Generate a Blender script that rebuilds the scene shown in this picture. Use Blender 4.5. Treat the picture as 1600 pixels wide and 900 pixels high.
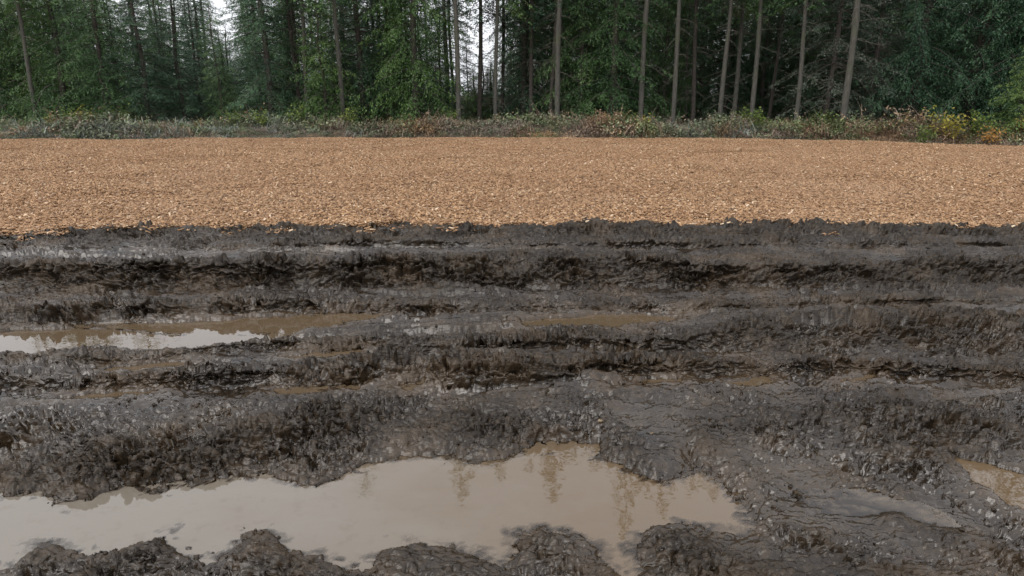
import bpy, math, random
import numpy as np
from mathutils import Vector

for o in list(bpy.data.objects):
    bpy.data.objects.remove(o)
S = bpy.context.scene
COL = S.collection

# ------------------------------------------------------------------ camera
CAM_H, PITCH, F = 1.75, math.radians(15.9), 1067.0
cam = bpy.data.cameras.new('camera')
cam.lens, cam.sensor_width, cam.sensor_fit = 24.0, 36.0, 'HORIZONTAL'
cam.clip_start, cam.clip_end = 0.05, 3000.0
camo = bpy.data.objects.new('camera', cam)
COL.objects.link(camo)
camo.location = (0, 0, CAM_H)
camo.rotation_euler = (math.pi / 2 - PITCH, 0, 0)
S.camera = camo

# ------------------------------------------------------------------ world, sun, exposure
SUN_EL, SUN_AZ = math.radians(52), math.radians(215)      # overcast, brightest part high behind the viewer's left
world = bpy.data.worlds.new('World')
S.world = world
world.use_nodes = True
wn = world.node_tree
wn.nodes.clear()
w_out = wn.nodes.new('ShaderNodeOutputWorld')
w_bg = wn.nodes.new('ShaderNodeBackground')
w_sky = wn.nodes.new('ShaderNodeTexSky')
w_sky.sky_type = 'NISHITA'
w_sky.sun_disc = False
w_sky.sun_elevation = SUN_EL
w_sky.sun_rotation = SUN_AZ
w_sky.dust_density = 6.0
w_sky.air_density = 1.0
w_sky.ozone_density = 1.0
w_hsv = wn.nodes.new('ShaderNodeHueSaturation')
w_hsv.inputs['Saturation'].default_value = 0.25
w_mix = wn.nodes.new('ShaderNodeMix')
w_mix.data_type = 'RGBA'
w_mix.inputs['Factor'].default_value = 0.7
w_mix.inputs['B'].default_value = (8.45, 8.6, 9.05, 1)       # even cloud cover
wn.links.new(w_sky.outputs[0], w_hsv.inputs['Color'])
wn.links.new(w_hsv.outputs[0], w_mix.inputs['A'])
wn.links.new(w_mix.outputs['Result'], w_bg.inputs['Color'])
w_bg.inputs['Strength'].default_value = 0.12
wn.links.new(w_bg.outputs[0], w_out.inputs[0])

sun = bpy.data.lights.new('sun', 'SUN')
sun.energy, sun.angle, sun.color = 0.9, math.radians(48), (1.0, 0.96, 0.9)
suno = bpy.data.objects.new('sun', sun)
COL.objects.link(suno)
sd = Vector((math.sin(SUN_AZ) * math.cos(SUN_EL), math.cos(SUN_AZ) * math.cos(SUN_EL), math.sin(SUN_EL)))
suno.rotation_euler = (-sd).to_track_quat('-Z', 'Y').to_euler()
suno.location = (-5, -5, 30)

S.view_settings.view_transform = 'Standard'
S.view_settings.look = 'None'
S.view_settings.exposure = 0.72
S.view_settings.gamma = 1.0
S.view_settings.use_curve_mapping = False
S.render.engine = 'CYCLES'
S.cycles.use_denoising = True
S.cycles.max_bounces = 6
S.cycles.diffuse_bounces = 3
S.cycles.glossy_bounces = 3
S.cycles.transparent_max_bounces = 6

# ------------------------------------------------------------------ helpers
SP, CP = math.sin(PITCH), math.cos(PITCH)


def P(px, py, z=0.0):
    """photo position of a point of known height -> metres on the site"""
    a, b = (px - 800) / F, -(py - 450) / F
    dx, dy, dz = a, CP + b * SP, -SP + b * CP
    t = (z - CAM_H) / dz
    return (dx * t, dy * t, z)


def XatY(px, py, Y):
    a, b = (px - 800) / F, -(py - 450) / F
    return a * Y / (CP + b * SP)


def tag(o, label=None, cat=None, group=None, kind=None):
    if label: o['label'] = label
    if cat: o['category'] = cat
    if group: o['group'] = group
    if kind: o['kind'] = kind
    return o


def link(name, mesh, parent=None):
    o = bpy.data.objects.new(name, mesh)
    COL.objects.link(o)
    if parent is not None:
        o.parent = parent
    return o


def empty(name, loc, rz=0.0, sc=1.0):
    o = bpy.data.objects.new(name, None)
    COL.objects.link(o)
    o.location = loc
    o.rotation_euler = (0, 0, rz)
    o.scale = (sc, sc, sc) if not isinstance(sc, tuple) else sc
    o.empty_display_size = 0.3
    return o


def quad_mesh(name, co, quads, mat=None, attrs=None, smooth=False, tris=None):
    """fast mesh from numpy: co (n,3), quads (m,4)"""
    me = bpy.data.meshes.new(name)
    co = np.asarray(co, np.float32)
    quads = np.asarray(quads, np.int32).reshape(-1, 4)
    tris = np.zeros((0, 3), np.int32) if tris is None else np.asarray(tris, np.int32).reshape(-1, 3)
    nq, nt = len(quads), len(tris)
    me.vertices.add(len(co))
    me.vertices.foreach_set('co', co.ravel())
    me.loops.add(nq * 4 + nt * 3)
    me.loops.foreach_set('vertex_index', np.concatenate([quads.ravel(), tris.ravel()]).astype(np.int32))
    me.polygons.add(nq + nt)
    starts = np.concatenate([np.arange(nq) * 4, nq * 4 + np.arange(nt) * 3]).astype(np.int32)
    me.polygons.foreach_set('loop_start', starts)
    if smooth:
        me.polygons.foreach_set('use_smooth', np.ones(nq + nt, bool))
    for k, v in (attrs or {}).items():
        v = np.asarray(v)
        if v.dtype == bool:
            a = me.attributes.new(k, 'BOOLEAN', 'POINT')
        elif v.dtype.kind == 'i':
            a = me.attributes.new(k, 'INT', 'POINT'); v = v.astype(np.int32)
        else:
            a = me.attributes.new(k, 'FLOAT', 'POINT'); v = v.astype(np.float32)
        a.data.foreach_set('value', v)
    me.update(calc_edges=True)
    me.validate()
    if mat:
        me.materials.append(mat)
    return me


# ---- numpy noise
def _hash(ix, iy, seed):
    h = (ix.astype(np.int64) * 374761393 + iy.astype(np.int64) * 668265263 + seed * 1274126177) & 0xFFFFFFFF
    h = ((h ^ (h >> 13)) * 1274126177) & 0xFFFFFFFF
    return ((h ^ (h >> 16)) & 0xFFFF).astype(np.float32) / 65536.0


def perlin(x, y, seed=0):
    xi, yi = np.floor(x), np.floor(y)
    fx, fy = (x - xi).astype(np.float32), (y - yi).astype(np.float32)
    ux, uy = fx * fx * fx * (fx * (fx * 6 - 15) + 10), fy * fy * fy * (fy * (fy * 6 - 15) + 10)

    def g(ox, oy):
        a = _hash(xi + ox, yi + oy, seed) * (2 * math.pi)
        return np.cos(a) * (fx - ox) + np.sin(a) * (fy - oy)
    n0 = g(0, 0) * (1 - ux) + g(1, 0) * ux
    n1 = g(0, 1) * (1 - ux) + g(1, 1) * ux
    return (n0 * (1 - uy) + n1 * uy) * 1.5


def fbm(x, y, seed=0, octv=3):
    s, a = 0, 1.0
    for k in range(octv):
        s = s + a * perlin(x * 2 ** k, y * 2 ** k, seed + 17 * k)
        a *= 0.5
    return s


def worley(x, y, seed=0):
    xi, yi = np.floor(x), np.floor(y)
    best = np.full(x.shape, 9.0, np.float32)
    for ox in (-1, 0, 1):
        for oy in (-1, 0, 1):
            cx, cy = xi + ox, yi + oy
            dx = cx + _hash(cx, cy, seed) - x
            dy = cy + _hash(cx, cy, seed + 7) - y
            best = np.minimum(best, dx * dx + dy * dy)
    return np.sqrt(best)


def plates(x, y, seed=0):
    """torn clods: each cell a tilted slab at its own height, domed, with a sunk joint around it"""
    xi, yi = np.floor(x), np.floor(y)
    best = np.full(x.shape, 9.0, np.float32); sec = best.copy()
    val = np.zeros_like(best)
    for ox in (-1, 0, 1):
        for oy in (-1, 0, 1):
            cx, cy = xi + ox, yi + oy
            dx = (x - cx - _hash(cx, cy, seed)).astype(np.float32)
            dy = (y - cy - _hash(cx, cy, seed + 7)).astype(np.float32)
            d = dx * dx + dy * dy
            v = (_hash(cx, cy, seed + 13) - .5) * .9 + (_hash(cx, cy, seed + 19) - .5) * 1.3 * dx + (_hash(cx, cy, seed + 23) - .35) * 1.3 * dy
            nb = d < best
            sec = np.where(nb, best, np.minimum(sec, d))
            val = np.where(nb, v, val)
            best = np.where(nb, d, best)
    gap = np.sqrt(sec) - np.sqrt(best)
    return val - .75 * np.exp(-(gap / .13) ** 2) - .35 * best


def sstep(a, b, x):
    t = np.clip((x - a) / (b - a), 0, 1)
    return t * t * (3 - 2 * t)


# ---- material helpers
class M:
    def __init__(self, name):
        self.m = bpy.data.materials.new(name)
        self.m.use_nodes = True
        self.t = self.m.node_tree
        self.b = self.t.nodes['Principled BSDF']
        self.out = self.t.nodes['Material Output']

    def n(self, typ, **kw):
        nd = self.t.nodes.new(typ)
        for k, v in kw.items():
            setattr(nd, k, v)
        return nd

    def l(self, a, b):
        self.t.links.new(a, b)

    def sock(self, s, v):
        if hasattr(v, 'is_linked'):
            self.l(v, s)
        else:
            s.default_value = v

    def noise(self, scale, detail=4, rough=0.6, vec=None):
        nd = self.n('ShaderNodeTexNoise')
        nd.inputs['Scale'].default_value = scale
        nd.inputs['Detail'].default_value = detail
        nd.inputs['Roughness'].default_value = rough
        if vec is not None: self.l(vec, nd.inputs['Vector'])
        return nd.outputs['Fac']

    def mapping(self, vec, scale):
        nd = self.n('ShaderNodeMapping')
        self.l(vec, nd.inputs['Vector'])
        nd.inputs['Scale'].default_value = scale
        return nd.outputs[0]

    def pos(self):
        return self.n('ShaderNodeNewGeometry').outputs['Position']

    def obj(self):
        return self.n('ShaderNodeTexCoord').outputs['Object']

    def attr(self, name):
        nd = self.n('ShaderNodeAttribute')
        nd.attribute_name = name
        return nd.outputs['Fac']

    def ramp(self, fac, stops):
        nd = self.n('ShaderNodeValToRGB')
        e = nd.color_ramp.elements
        while len(e) < len(stops): e.new(0.5)
        for k, (p, c) in enumerate(stops):
            e[k].position = p
            e[k].color = (*c, 1) if len(c) == 3 else c
        self.l(fac, nd.inputs[0])
        return nd.outputs[0]

    def mix(self, f, a, b, mode='MIX'):
        nd = self.n('ShaderNodeMix', data_type='RGBA', blend_type=mode)
        self.sock(nd.inputs['Factor'], f)
        for s, v in ((nd.inputs['A'], a), (nd.inputs['B'], b)):
            self.sock(s, (*v, 1) if isinstance(v, tuple) and len(v) == 3 else v)
        return nd.outputs['Result']

    def math(self, op, a, b=0.0, clamp=False):
        nd = self.n('ShaderNodeMath', operation=op)
        nd.use_clamp = clamp
        self.sock(nd.inputs[0], a)
        self.sock(nd.inputs[1], b)
        return nd.outputs[0]

    def rng(self, f, a, b, c, d):
        nd = self.n('ShaderNodeMapRange')
        self.sock(nd.inputs[0], f)
        for k, v in enumerate((a, b, c, d)): nd.inputs[k + 1].default_value = v
        return nd.outputs[0]

    def bump(self, h, strength, dist, prev=None):
        nd = self.n('ShaderNodeBump')
        nd.inputs['Strength'].default_value = strength
        nd.inputs['Distance'].default_value = dist
        self.l(h, nd.inputs['Height'])
        if prev is not None: self.l(prev, nd.inputs['Normal'])
        return nd.outputs[0]


def mat_mud():
    m = M('wet_mud')
    p = m.pos()
    wet, rgh, shore = m.attr('wet'), m.attr('rgh'), m.attr('shore')
    n1 = m.noise(2.6, 6, 0.62, p)
    n2 = m.noise(24.0, 6, 0.68, p)
    n3 = m.noise(95.0, 5, 0.7, p)
    c = m.ramp(n1, [(0.3, (0.0088, 0.0060, 0.0035)), (0.48, (0.0165, 0.0113, 0.0067)), (0.7, (0.052, 0.0350, 0.0200))])
    c = m.mix(m.rng(n2, 0.46, 0.68, 0, 0.7), c, (0.055, 0.0382, 0.0232))
    c = m.mix(m.rng(n3, 0.48, 0.7, 0, 0.6), c, (0.005, 0.0037, 0.0026))
    c = m.mix(m.math('MULTIPLY', shore, m.rng(n2, 0.3, 0.65, 0.1, 0.9)), c, (0.060, 0.039, 0.021))
    # bits of chip and leaf litter trodden into the mud
    v = m.n('ShaderNodeTexVoronoi'); v.inputs['Scale'].default_value = 42.0
    m.l(p, v.inputs['Vector'])
    spk = m.math('MULTIPLY', m.rng(v.outputs['Distance'], 0.12, 0.2, 1, 0), m.rng(n1, 0.54, 0.62, 0, 0.7))
    c = m.mix(spk, c, (0.13, 0.085, 0.048))
    m.l(c, m.b.inputs['Base Color'])
    r = m.rng(wet, 0.15, 0.9, 0.36, 0.13)
    r = m.math('ADD', r, m.rng(n2, 0.3, 0.7, -0.08, 0.10), clamp=True)
    m.l(m.math('MAXIMUM', r, 0.08), m.b.inputs['Roughness'])
    m.l(m.rng(wet, 0.25, 0.95, 1.34, 1.58), m.b.inputs['IOR'])
    q = m.mapping(p, (0.45, 1.0, 1.4))
    dry = m.rng(wet, 0.35, 0.95, 1, 0.35)
    b1 = m.bump(m.math('MULTIPLY', m.noise(38.0, 3, 0.55, q), dry), 0.5, 0.02)
    b2 = m.bump(m.math('MULTIPLY', m.noise(110.0, 3, 0.6, p), dry), 0.22, 0.006, b1)
    m.l(b2, m.b.inputs['Normal'])
    return m.m


def mat_water():
    m = M('muddy_water')
    p = m.pos()
    n = m.noise(1.3, 5, 0.62, m.mapping(p, (0.6, 1.0, 1.0)))
    n2 = m.noise(11.0, 6, 0.65, p)
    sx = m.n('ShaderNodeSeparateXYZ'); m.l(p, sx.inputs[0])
    # sky sheen painted pale into the left, brown silt in the middle and right
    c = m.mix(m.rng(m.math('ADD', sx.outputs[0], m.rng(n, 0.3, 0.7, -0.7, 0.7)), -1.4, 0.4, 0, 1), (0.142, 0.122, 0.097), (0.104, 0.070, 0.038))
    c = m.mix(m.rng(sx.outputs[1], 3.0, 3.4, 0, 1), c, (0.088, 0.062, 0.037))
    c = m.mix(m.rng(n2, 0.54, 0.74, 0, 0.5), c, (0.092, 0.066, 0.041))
    m.l(c, m.b.inputs['Base Color'])
    m.b.inputs['Roughness'].default_value = 0.02
    m.b.inputs['IOR'].default_value = 1.6
    nb = m.bump(m.noise(9.0, 3, 0.5, p), 0.06, 0.01)
    m.l(nb, m.b.inputs['Normal'])
    # clear shallow margin: the bed shows through under the same reflecting surface
    tr = m.n('ShaderNodeBsdfTransparent'); tr.inputs[0].default_value = (0.86, 0.76, 0.62, 1)
    gl = m.n('ShaderNodeBsdfGlossy'); gl.inputs['Roughness'].default_value = 0.02
    m.l(nb, gl.inputs['Normal'])
    fr = m.n('ShaderNodeFresnel'); fr.inputs['IOR'].default_value = 1.5
    m.l(nb, fr.inputs['Normal'])
    sh = m.n('ShaderNodeMixShader')
    m.l(fr.outputs[0], sh.inputs[0]); m.l(tr.outputs[0], sh.inputs[1]); m.l(gl.outputs[0], sh.inputs[2])
    mx = m.n('ShaderNodeMixShader')
    m.l(m.rng(m.attr('depth'), 0.001, 0.013, 0, 1), mx.inputs[0])
    m.l(sh.outputs[0], mx.inputs[1]); m.l(m.b.outputs[0], mx.inputs[2])
    m.l(mx.outputs[0], m.out.inputs['Surface'])
    return m.m


def mat_chip(name='wood_chip'):
    m = M(name)
    t = m.attr('tint')
    c = m.ramp(t, [(0.0, (0.085, 0.046, 0.025)), (0.18, (0.21, 0.123, 0.069)), (0.55, (0.355, 0.210, 0.108)), (0.85, (0.45, 0.285, 0.160)), (1.0, (0.60, 0.46, 0.32))])
    p = m.pos()
    big = m.noise(0.55, 4, 0.6, p)
    c = m.mix(m.rng(big, 0.45, 0.7, 0, 0.5), c, (0.27, 0.150, 0.078))
    c = m.mix(m.rng(m.noise(0.3, 4, 0.6, p), 0.48, 0.68, 0, 0.35), c, (0.36, 0.235, 0.145))
    m.l(c, m.b.inputs['Base Color'])
    m.b.inputs['Roughness'].default_value = 0.7
    m.b.inputs['Specular IOR Level'].default_value = 0.3
    return m.m


def mat_bed():
    m = M('packed_wood_chips')
    p = m.pos()
    v = m.n('ShaderNodeTexVoronoi'); v.inputs['Scale'].default_value = 30.0
    m.l(m.mapping(p, (0.6, 1.0, 1.0)), v.inputs['Vector'])
    sep = m.n('ShaderNodeSeparateColor'); m.l(v.outputs['Color'], sep.inputs[0])
    c = m.ramp(sep.outputs[0], [(0.0, (0.06, 0.032, 0.016)), (0.4, (0.16, 0.088, 0.044)), (1.0, (0.36, 0.215, 0.115))])
    m.l(c, m.b.inputs['Base Color'])
    m.b.inputs['Roughness'].default_value = 0.85
    m.l(m.bump(v.outputs['Distance'], 0.8, 0.02), m.b.inputs['Normal'])
    return m.m


def mat_soil(name='forest_soil', cols=((0.030, 0.022, 0.014), (0.055, 0.045, 0.025), (0.075, 0.05, 0.028)), sc=1.2):
    m = M(name)
    p = m.pos()
    c = m.ramp(m.noise(sc, 6, 0.65, p), [(0.3, cols[0]), (0.5, cols[1]), (0.7, cols[2])])
    m.l(c, m.b.inputs['Base Color'])
    m.b.inputs['Roughness'].default_value = 0.9
    m.l(m.bump(m.noise(12, 6, 0.7, p), 0.9, 0.08), m.b.inputs['Normal'])
    return m.m


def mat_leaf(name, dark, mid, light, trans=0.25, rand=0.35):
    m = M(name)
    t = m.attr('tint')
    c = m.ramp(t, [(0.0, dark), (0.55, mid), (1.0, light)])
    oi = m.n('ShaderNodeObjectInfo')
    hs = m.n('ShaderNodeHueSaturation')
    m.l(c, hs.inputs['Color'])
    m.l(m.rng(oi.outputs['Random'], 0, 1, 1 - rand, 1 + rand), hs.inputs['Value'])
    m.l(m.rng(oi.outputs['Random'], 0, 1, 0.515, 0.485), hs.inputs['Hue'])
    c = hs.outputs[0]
    m.l(c, m.b.inputs['Base Color'])
    m.b.inputs['Roughness'].default_value = 0.5
    m.b.inputs['Specular IOR Level'].default_value = 0.35
    tr = m.n('ShaderNodeBsdfTranslucent')
    m.l(m.mix(0.5, c, (mid[0] * 1.4, mid[1] * 1.6, mid[2] * 0.8)), tr.inputs['Color'])
    ms = m.n('ShaderNodeMixShader')
    ms.inputs[0].default_value = trans
    m.l(m.b.outputs[0], ms.inputs[1]); m.l(tr.outputs[0], ms.inputs[2])
    m.l(ms.outputs[0], m.out.inputs['Surface'])
    return m.m


def mat_bark(name, a, b, moss=0.3):
    m = M(name)
    p = m.obj()
    st = m.mapping(p, (9, 9, 1.6))
    n = m.noise(3.0, 6, 0.7, st)
    c = m.ramp(n, [(0.3, a), (0.65, b)])
    mo = m.noise(1.1, 4, 0.6, p)
    c = m.mix(m.rng(mo, 0.5, 0.7, 0, moss), c, (0.055, 0.065, 0.028))
    c = m.mix(m.rng(m.noise(14, 3, 0.6, p), 0.6, 0.75, 0, 0.3), c, (0.15, 0.145, 0.125))
    m.l(c, m.b.inputs['Base Color'])
    m.b.inputs['Roughness'].default_value = 0.9
    m.l(m.bump(n, 0.8, 0.03), m.b.inputs['Normal'])
    return m.m


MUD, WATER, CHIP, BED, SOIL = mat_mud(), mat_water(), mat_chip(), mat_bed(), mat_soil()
BARK = mat_bark('conifer_bark', (0.026, 0.0245, 0.020), (0.088, 0.083, 0.068), 0.7)
BARK_D = mat_bark('dark_bark', (0.022, 0.018, 0.015), (0.062, 0.051, 0.042), 0.4)

# ================================================================== THE GROUND
# one large sheet below everything, out to the horizon
gx = np.array([-700, -60, -25, 0, 25, 60, 700.0])
gy = np.array([-500, -40, 1.0, 24, 60, 120, 900.0])
GX, GY = np.meshgrid(gx, gy)
nx, ny = len(gx), len(gy)


def grid_quads(ny, nx):
    i = np.arange(ny - 1)[:, None] * nx + np.arange(nx - 1)[None, :]
    return np.stack([i, i + 1, i + 1 + nx, i + nx], -1).reshape(-1, 4)


g = link('ground', quad_mesh('ground', np.stack([GX.ravel(), GY.ravel(), np.full(GX.size, -0.32)], 1), grid_quads(ny, nx), SOIL))
tag(g, kind='structure')

# ---- mud: cross-section lines, near to far.  (photo x, photo y, height, roughness, wetness)
XS = np.array([0, 200, 400, 600, 800, 1000, 1200, 1400, 1600.0])


def gentle(py, z):
    base = np.interp(py, [350, 380, 400, 450, 490, 550, 610, 700, 900], [.40, .345, .29, .17, .11, .09, .065, .05, .03])
    return base + .85 * (z - base)


def line(py, z, r=0.6, w=0.4):
    py = np.broadcast_to(np.asarray(py, float), XS.shape)
    z = gentle(py, np.broadcast_to(np.asarray(z, float), XS.shape))
    pts = np.array([P(a, b, c) for a, b, c in zip(XS, py, z)])
    return pts[:, 0], pts[:, 1], z, np.broadcast_to(np.asarray(r, float), XS.shape), np.broadcast_to(np.asarray(w, float), XS.shape)


LINES = [
    (np.array([-5., 5.]), np.array([1.0, 1.0]), np.array([.05, .05]), np.array([.6, .6]), np.array([.4, .4])),
    line(900, .03, .38, .6),
    line([790, 780, 770, 745, 745, 775, 800, 800, 790], .025, [.7, .7, .6, .4, .3, .4, .30, .34, .35], [.5, .4, .4, .6, .7, .7, 1.05, 1.0, .9]),
    line([742, 748, 718, 692, 688, 700, 735, 740, 720], [.055, .055, .05, .05, .045, .05, .04, .05, .06], [.9, .9, .8, .45, .5, .5, .36, .5, .5], [.3, .3, .4, .5, .5, .6, 1.0, .8, .7]),
    line([655, 662, 655, 645, 650, 655, 660, 660, 655], [.13, .145, .15, .10, .075, .07, .085, .09, .10], [.6, .8, 1, .7, .6, .35, .6, .7, .7], [.95, .7, .4, .4, .4, .85, .5, .45, .5]),
    line([634, 634, 628, 620, 624, 624, 620, 620, 628], [.115, .11, .11, .08, .075, .07, .075, .085, .09], [.22, .25, .5, .6, .6, .25, .4, .6, .5], [1.15, 1.1, .75, .45, .45, .95, .7, .5, .9]),
    line([622, 620, 614, 606, 602, 602, 597, 592, 602], [.06, .045, .045, .05, .055, .045, .045, .05, .07], .25, .8),
    line([612, 611, 605, 598, 596, 590, 588, 585, 592], [.06, .055, .055, .06, .06, .055, .055, .06, .08], .5, .6),
    line([590, 591, 580, 564, 566, 562, 570, 572, 580], [.13, .16, .16, .16, .15, .18, .16, .15, .15], [.7, .9, 1, 1, 1, 1, .9, .8, .8], [.6, .5, .35, .3, .3, .3, .3, .3, .35]),
    line([580, 578, 570, 553, 556, 553, 560, 562, 570], [.08, .055, .06, .08, .09, .10, .10, .09, .09], .3, [1.1, 1, .9, .6, .6, .6, .55, .55, .6]),
    line([570, 563, 552, 544, 548, 548, 552, 552, 560], [.085, .075, .085, .10, .10, .10, .11, .11, .11], .5, .5),
    line([560, 553, 541, 530, 534, 538, 506, 497, 496], [.10, .12, .15, .15, .16, .19, .27, .27, .25], [.5, .7, .8, .8, .9, 1, 1, 1, 1], [.8, .6, .5, .4, .35, .3, .25, .25, .3]),
    line([549, 546, 537, 521, 520, 521, 495, 487, 486], [.05, .05, .05, .065, .075, .085, .16, .17, .17], .3, [1, 1, .9, .8, .7, .6, .5, .5, .5]),
    line([518, 508, 496, 489, 491, 490, 485, 481, 479], [.05, .05, .05, .06, .075, .085, .15, .16, .16], .3, .75),
    line([494, 490, 486, 483, 486, 484, 479, 475, 475], [.13, .11, .11, .10, .10, .11, .165, .18, .17], [.9, .9, .9, .8, .7, .6, .6, .6, .6], .35),
    line([473, 476, 470, 473, 477, 474, 470, 466, 469], [.18, .18, .18, .15, .14, .16, .20, .22, .21], [.8, .8, .8, .7, .6, .6, .6, .6, .6], .45),
    line([463, 466, 461, 463, 465, 464, 462, 458, 460], [.15, .14, .13, .115, .115, .12, .15, .16, .16], .35, .6),
    line([448, 452, 455, 452, 450, 446, 448, 450, 450], [.17, .15, .14, .13, .13, .13, .15, .16, .16], .6, .4),
    line([430, 428, 430, 425, 424, 424, 430, 430, 428], [.25, .27, .26, .26, .26, .25, .24, .24, .24], .8, .15),
    line([417, 415, 413, 402, 401, 401, 412, 410, 406], [.35, .39, .38, .38, .37, .38, .34, .34, .34], [.8, 1, 1, .9, .9, .9, .8, .8, .8], [.5, .4, .3, .3, .2, .2, .25, .25, .25]),
    line([411, 409, 407, 396, 396, 394, 404, 402, 398], [.29, .29, .29, .31, .31, .31, .30, .30, .30], .3, [1.1, 1.05, .9, .75, .6, .5, .5, .45, .5]),
    line([394, 392, 392, 387, 388, 386, 388, 388, 388], [.31, .31, .31, .31, .31, .31, .31, .31, .31], .3, [1.1, 1.0, .8, .85, .6, .5, .5, .5, .5]),
    line([381, 380, 378, 377, 377, 375, 377, 377, 377], [.37, .37, .375, .38, .38, .39, .37, .37, .37], .7, .35),
    line([376, 375, 373, 373, 373, 371, 373, 373, 373], [.335, .335, .335, .335, .335, .335, .335, .335, .335], .5, .4),
    line([366, 358, 354, 351, 355, 350, 352, 353, 355], [.40, .42, .42, .43, .41, .44, .42, .42, .42], .8, .25),
]
_bx, _by = LINES[-1][0], LINES[-1][1]
LINES.append((_bx, _by + 0.30, np.full(9, .34), np.full(9, .6), np.full(9, .2)))
LINES.append((_bx, _by + 1.2, np.full(9, .16), np.full(9, .3), np.full(9, .2)))


def chip_front(x):
    """where the wood chips begin (metres from the camera line)"""
    return np.interp(x, _bx, _by) + 0.03


# puddles: photo outline, water height
PUDDLES = [
    ('wide muddy puddle', 0.0, [(-160, 776), (0, 770), (60, 768), (88, 790), (130, 784), (165, 768), (185, 757), (240, 754), (290, 752), (340, 746), (420, 740), (450, 752), (490, 765), (525, 748), (560, 730), (590, 716), (640, 706), (700, 714), (760, 720), (820, 704), (870, 691), (925, 692), (950, 712), (985, 738), (1030, 752), (1058, 736), (1084, 718), (1115, 736), (1150, 765), (1175, 800), (1195, 832), (1150, 845), (1100, 833), (1060, 826), (1020, 826), (1003, 850), (1000, 892), (985, 908), (960, 890), (930, 862), (890, 842), (850, 832), (812, 840), (800, 870), (790, 894), (740, 872), (700, 856), (640, 850), (600, 862), (575, 894), (540, 890), (480, 874), (450, 862), (420, 838), (390, 843), (372, 860), (330, 884), (290, 880), (275, 852), (262, 835), (240, 848), (190, 865), (130, 867), (90, 862), (50, 858), (30, 880), (-10, 905), (-160, 930)]),
    ('rut', 0.052, [(-180, 526), (0, 518), (100, 512), (200, 507), (300, 502), (400, 496), (480, 492), (560, 490), (610, 494), (540, 508), (470, 520), (440, 533), (380, 540), (300, 544), (220, 546), (150, 549), (80, 556), (0, 560), (-180, 572)]),
    ('rut', 0.080, [(815, 499), (900, 493), (1000, 492), (1060, 496), (1050, 506), (960, 514), (860, 516), (808, 509)]),
    ('rut', 0.058, [(165, 575), (230, 568), (300, 566), (312, 573), (240, 578), (180, 580)]),
    ('rut', 0.072, [(440, 559), (500, 550), (575, 546), (562, 554), (500, 561)]),
    ('rut', 0.052, [(90, 623), (150, 615), (235, 611), (245, 618), (180, 626), (100, 629)]),
    ('rut', 0.050, [(415, 613), (480, 605), (560, 601), (565, 608), (500, 615), (430, 618)]),
    ('rut', 0.056, [(595, 605), (660, 596), (695, 599), (645, 608)]),
    ('rut', 0.052, [(940, 604), (1000, 593), (1062, 591), (1066, 601), (990, 609), (948, 610)]),
    ('rut', 0.051, [(1130, 599), (1200, 589), (1210, 597), (1150, 605)]),
    ('rut', 0.056, [(1305, 595), (1360, 585), (1375, 592), (1330, 599)]),
    ('film', 0.023, [(1215, 752), (1225, 745), (1260, 742), (1330, 750), (1410, 770), (1480, 800), (1510, 826), (1440, 822), (1380, 812), (1300, 806), (1250, 806), (1220, 790)]),
    ('pool', 0.036, [(1488, 711), (1540, 722), (1600, 742), (1720, 775), (1720, 838), (1600, 802), (1560, 783), (1520, 752), (1494, 731)]),
]
# single mounds and small ridges: (from, to, half width m, height m)
MOUNDS = [
    ((1200, 826), (1400, 900), .085, .065), ((1400, 815), (1640, 900), .08, .06), ((955, 668), (1012, 744), .055, .055),
    ((1020, 842), (1230, 920), .11, .075), ((820, 850), (960, 925), .10, .065), ((610, 870), (770, 925), .11, .055),
    ((395, 860), (440, 910), .08, .06), ((262, 850), (120, 920), .10, .06), ((60, 870), (20, 930), .06, .04),
    ((60, 780), (150, 752), .12, .05), ((1085, 672), (1112, 722), .05, .035), ((640, 742), (660, 746), .05, .012),
     ((1300, 740), (1420, 770), .06, .02), ((1560, 690), (1640, 720), .08, .05),
    ((1230, 660), (1420, 640), .07, .04), ((1440, 670), (1600, 690), .07, .05), ((700, 660), (860, 690), .06, .035),
    ((340, 706), (500, 662), .08, .05),
]

NX, NY = 1180, 780
yv = np.exp(np.linspace(math.log(1.45), math.log(8.6), NY))
uv = np.linspace(-1, 1, NX)
Yg = np.repeat(yv[:, None], NX, 1)
Xg = uv[None, :] * (0.86 * yv[:, None] + 0.9)
# stack the lines as functions of X
nl = len(LINES)
LY = np.empty((nl, NY, NX), np.float32); LZ = np.empty_like(LY); LR = np.empty_like(LY); LW = np.empty_like(LY)
wob = 0.10 * fbm(Xg * .9, Yg * 0.7, 3, 2)
Yw = Yg + wob * sstep(1.6, 3.5, Yg) + 0.008 * perlin(Xg * 5, Yg * 4, 9)
prev = None
Zg = np.zeros((NY, NX), np.float32); Rg = np.full((NY, NX), .6, np.float32); Wg = np.full((NY, NX), .4, np.float32)
pl = None
for k, (lx, ly, lz, lr, lw) in enumerate(LINES):
    o = np.argsort(lx)
    cy, cz, cr, cw = [np.interp(Xg, lx[o], a[o]).astype(np.float32) for a in (ly, lz, lr, lw)]
    if pl is not None:
        cy = np.maximum(cy, pl[0] + 0.03)
        t = (Yw - pl[0]) / (cy - pl[0])
        msk = (t >= 0) & (t < 1)
        ts = t * t * (3 - 2 * t)
        ts = 0.5 * t + 0.5 * ts
        for G, a, b in ((Zg, pl[1], cz), (Rg, pl[2], cr), (Wg, pl[3], cw)):
            G[msk] = (a + (b - a) * ts)[msk]
    pl = (cy, cz, cr, cw)
tail = Yw >= pl[0]
Zg[tail] = .16
del LY, LZ, LR, LW
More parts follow.
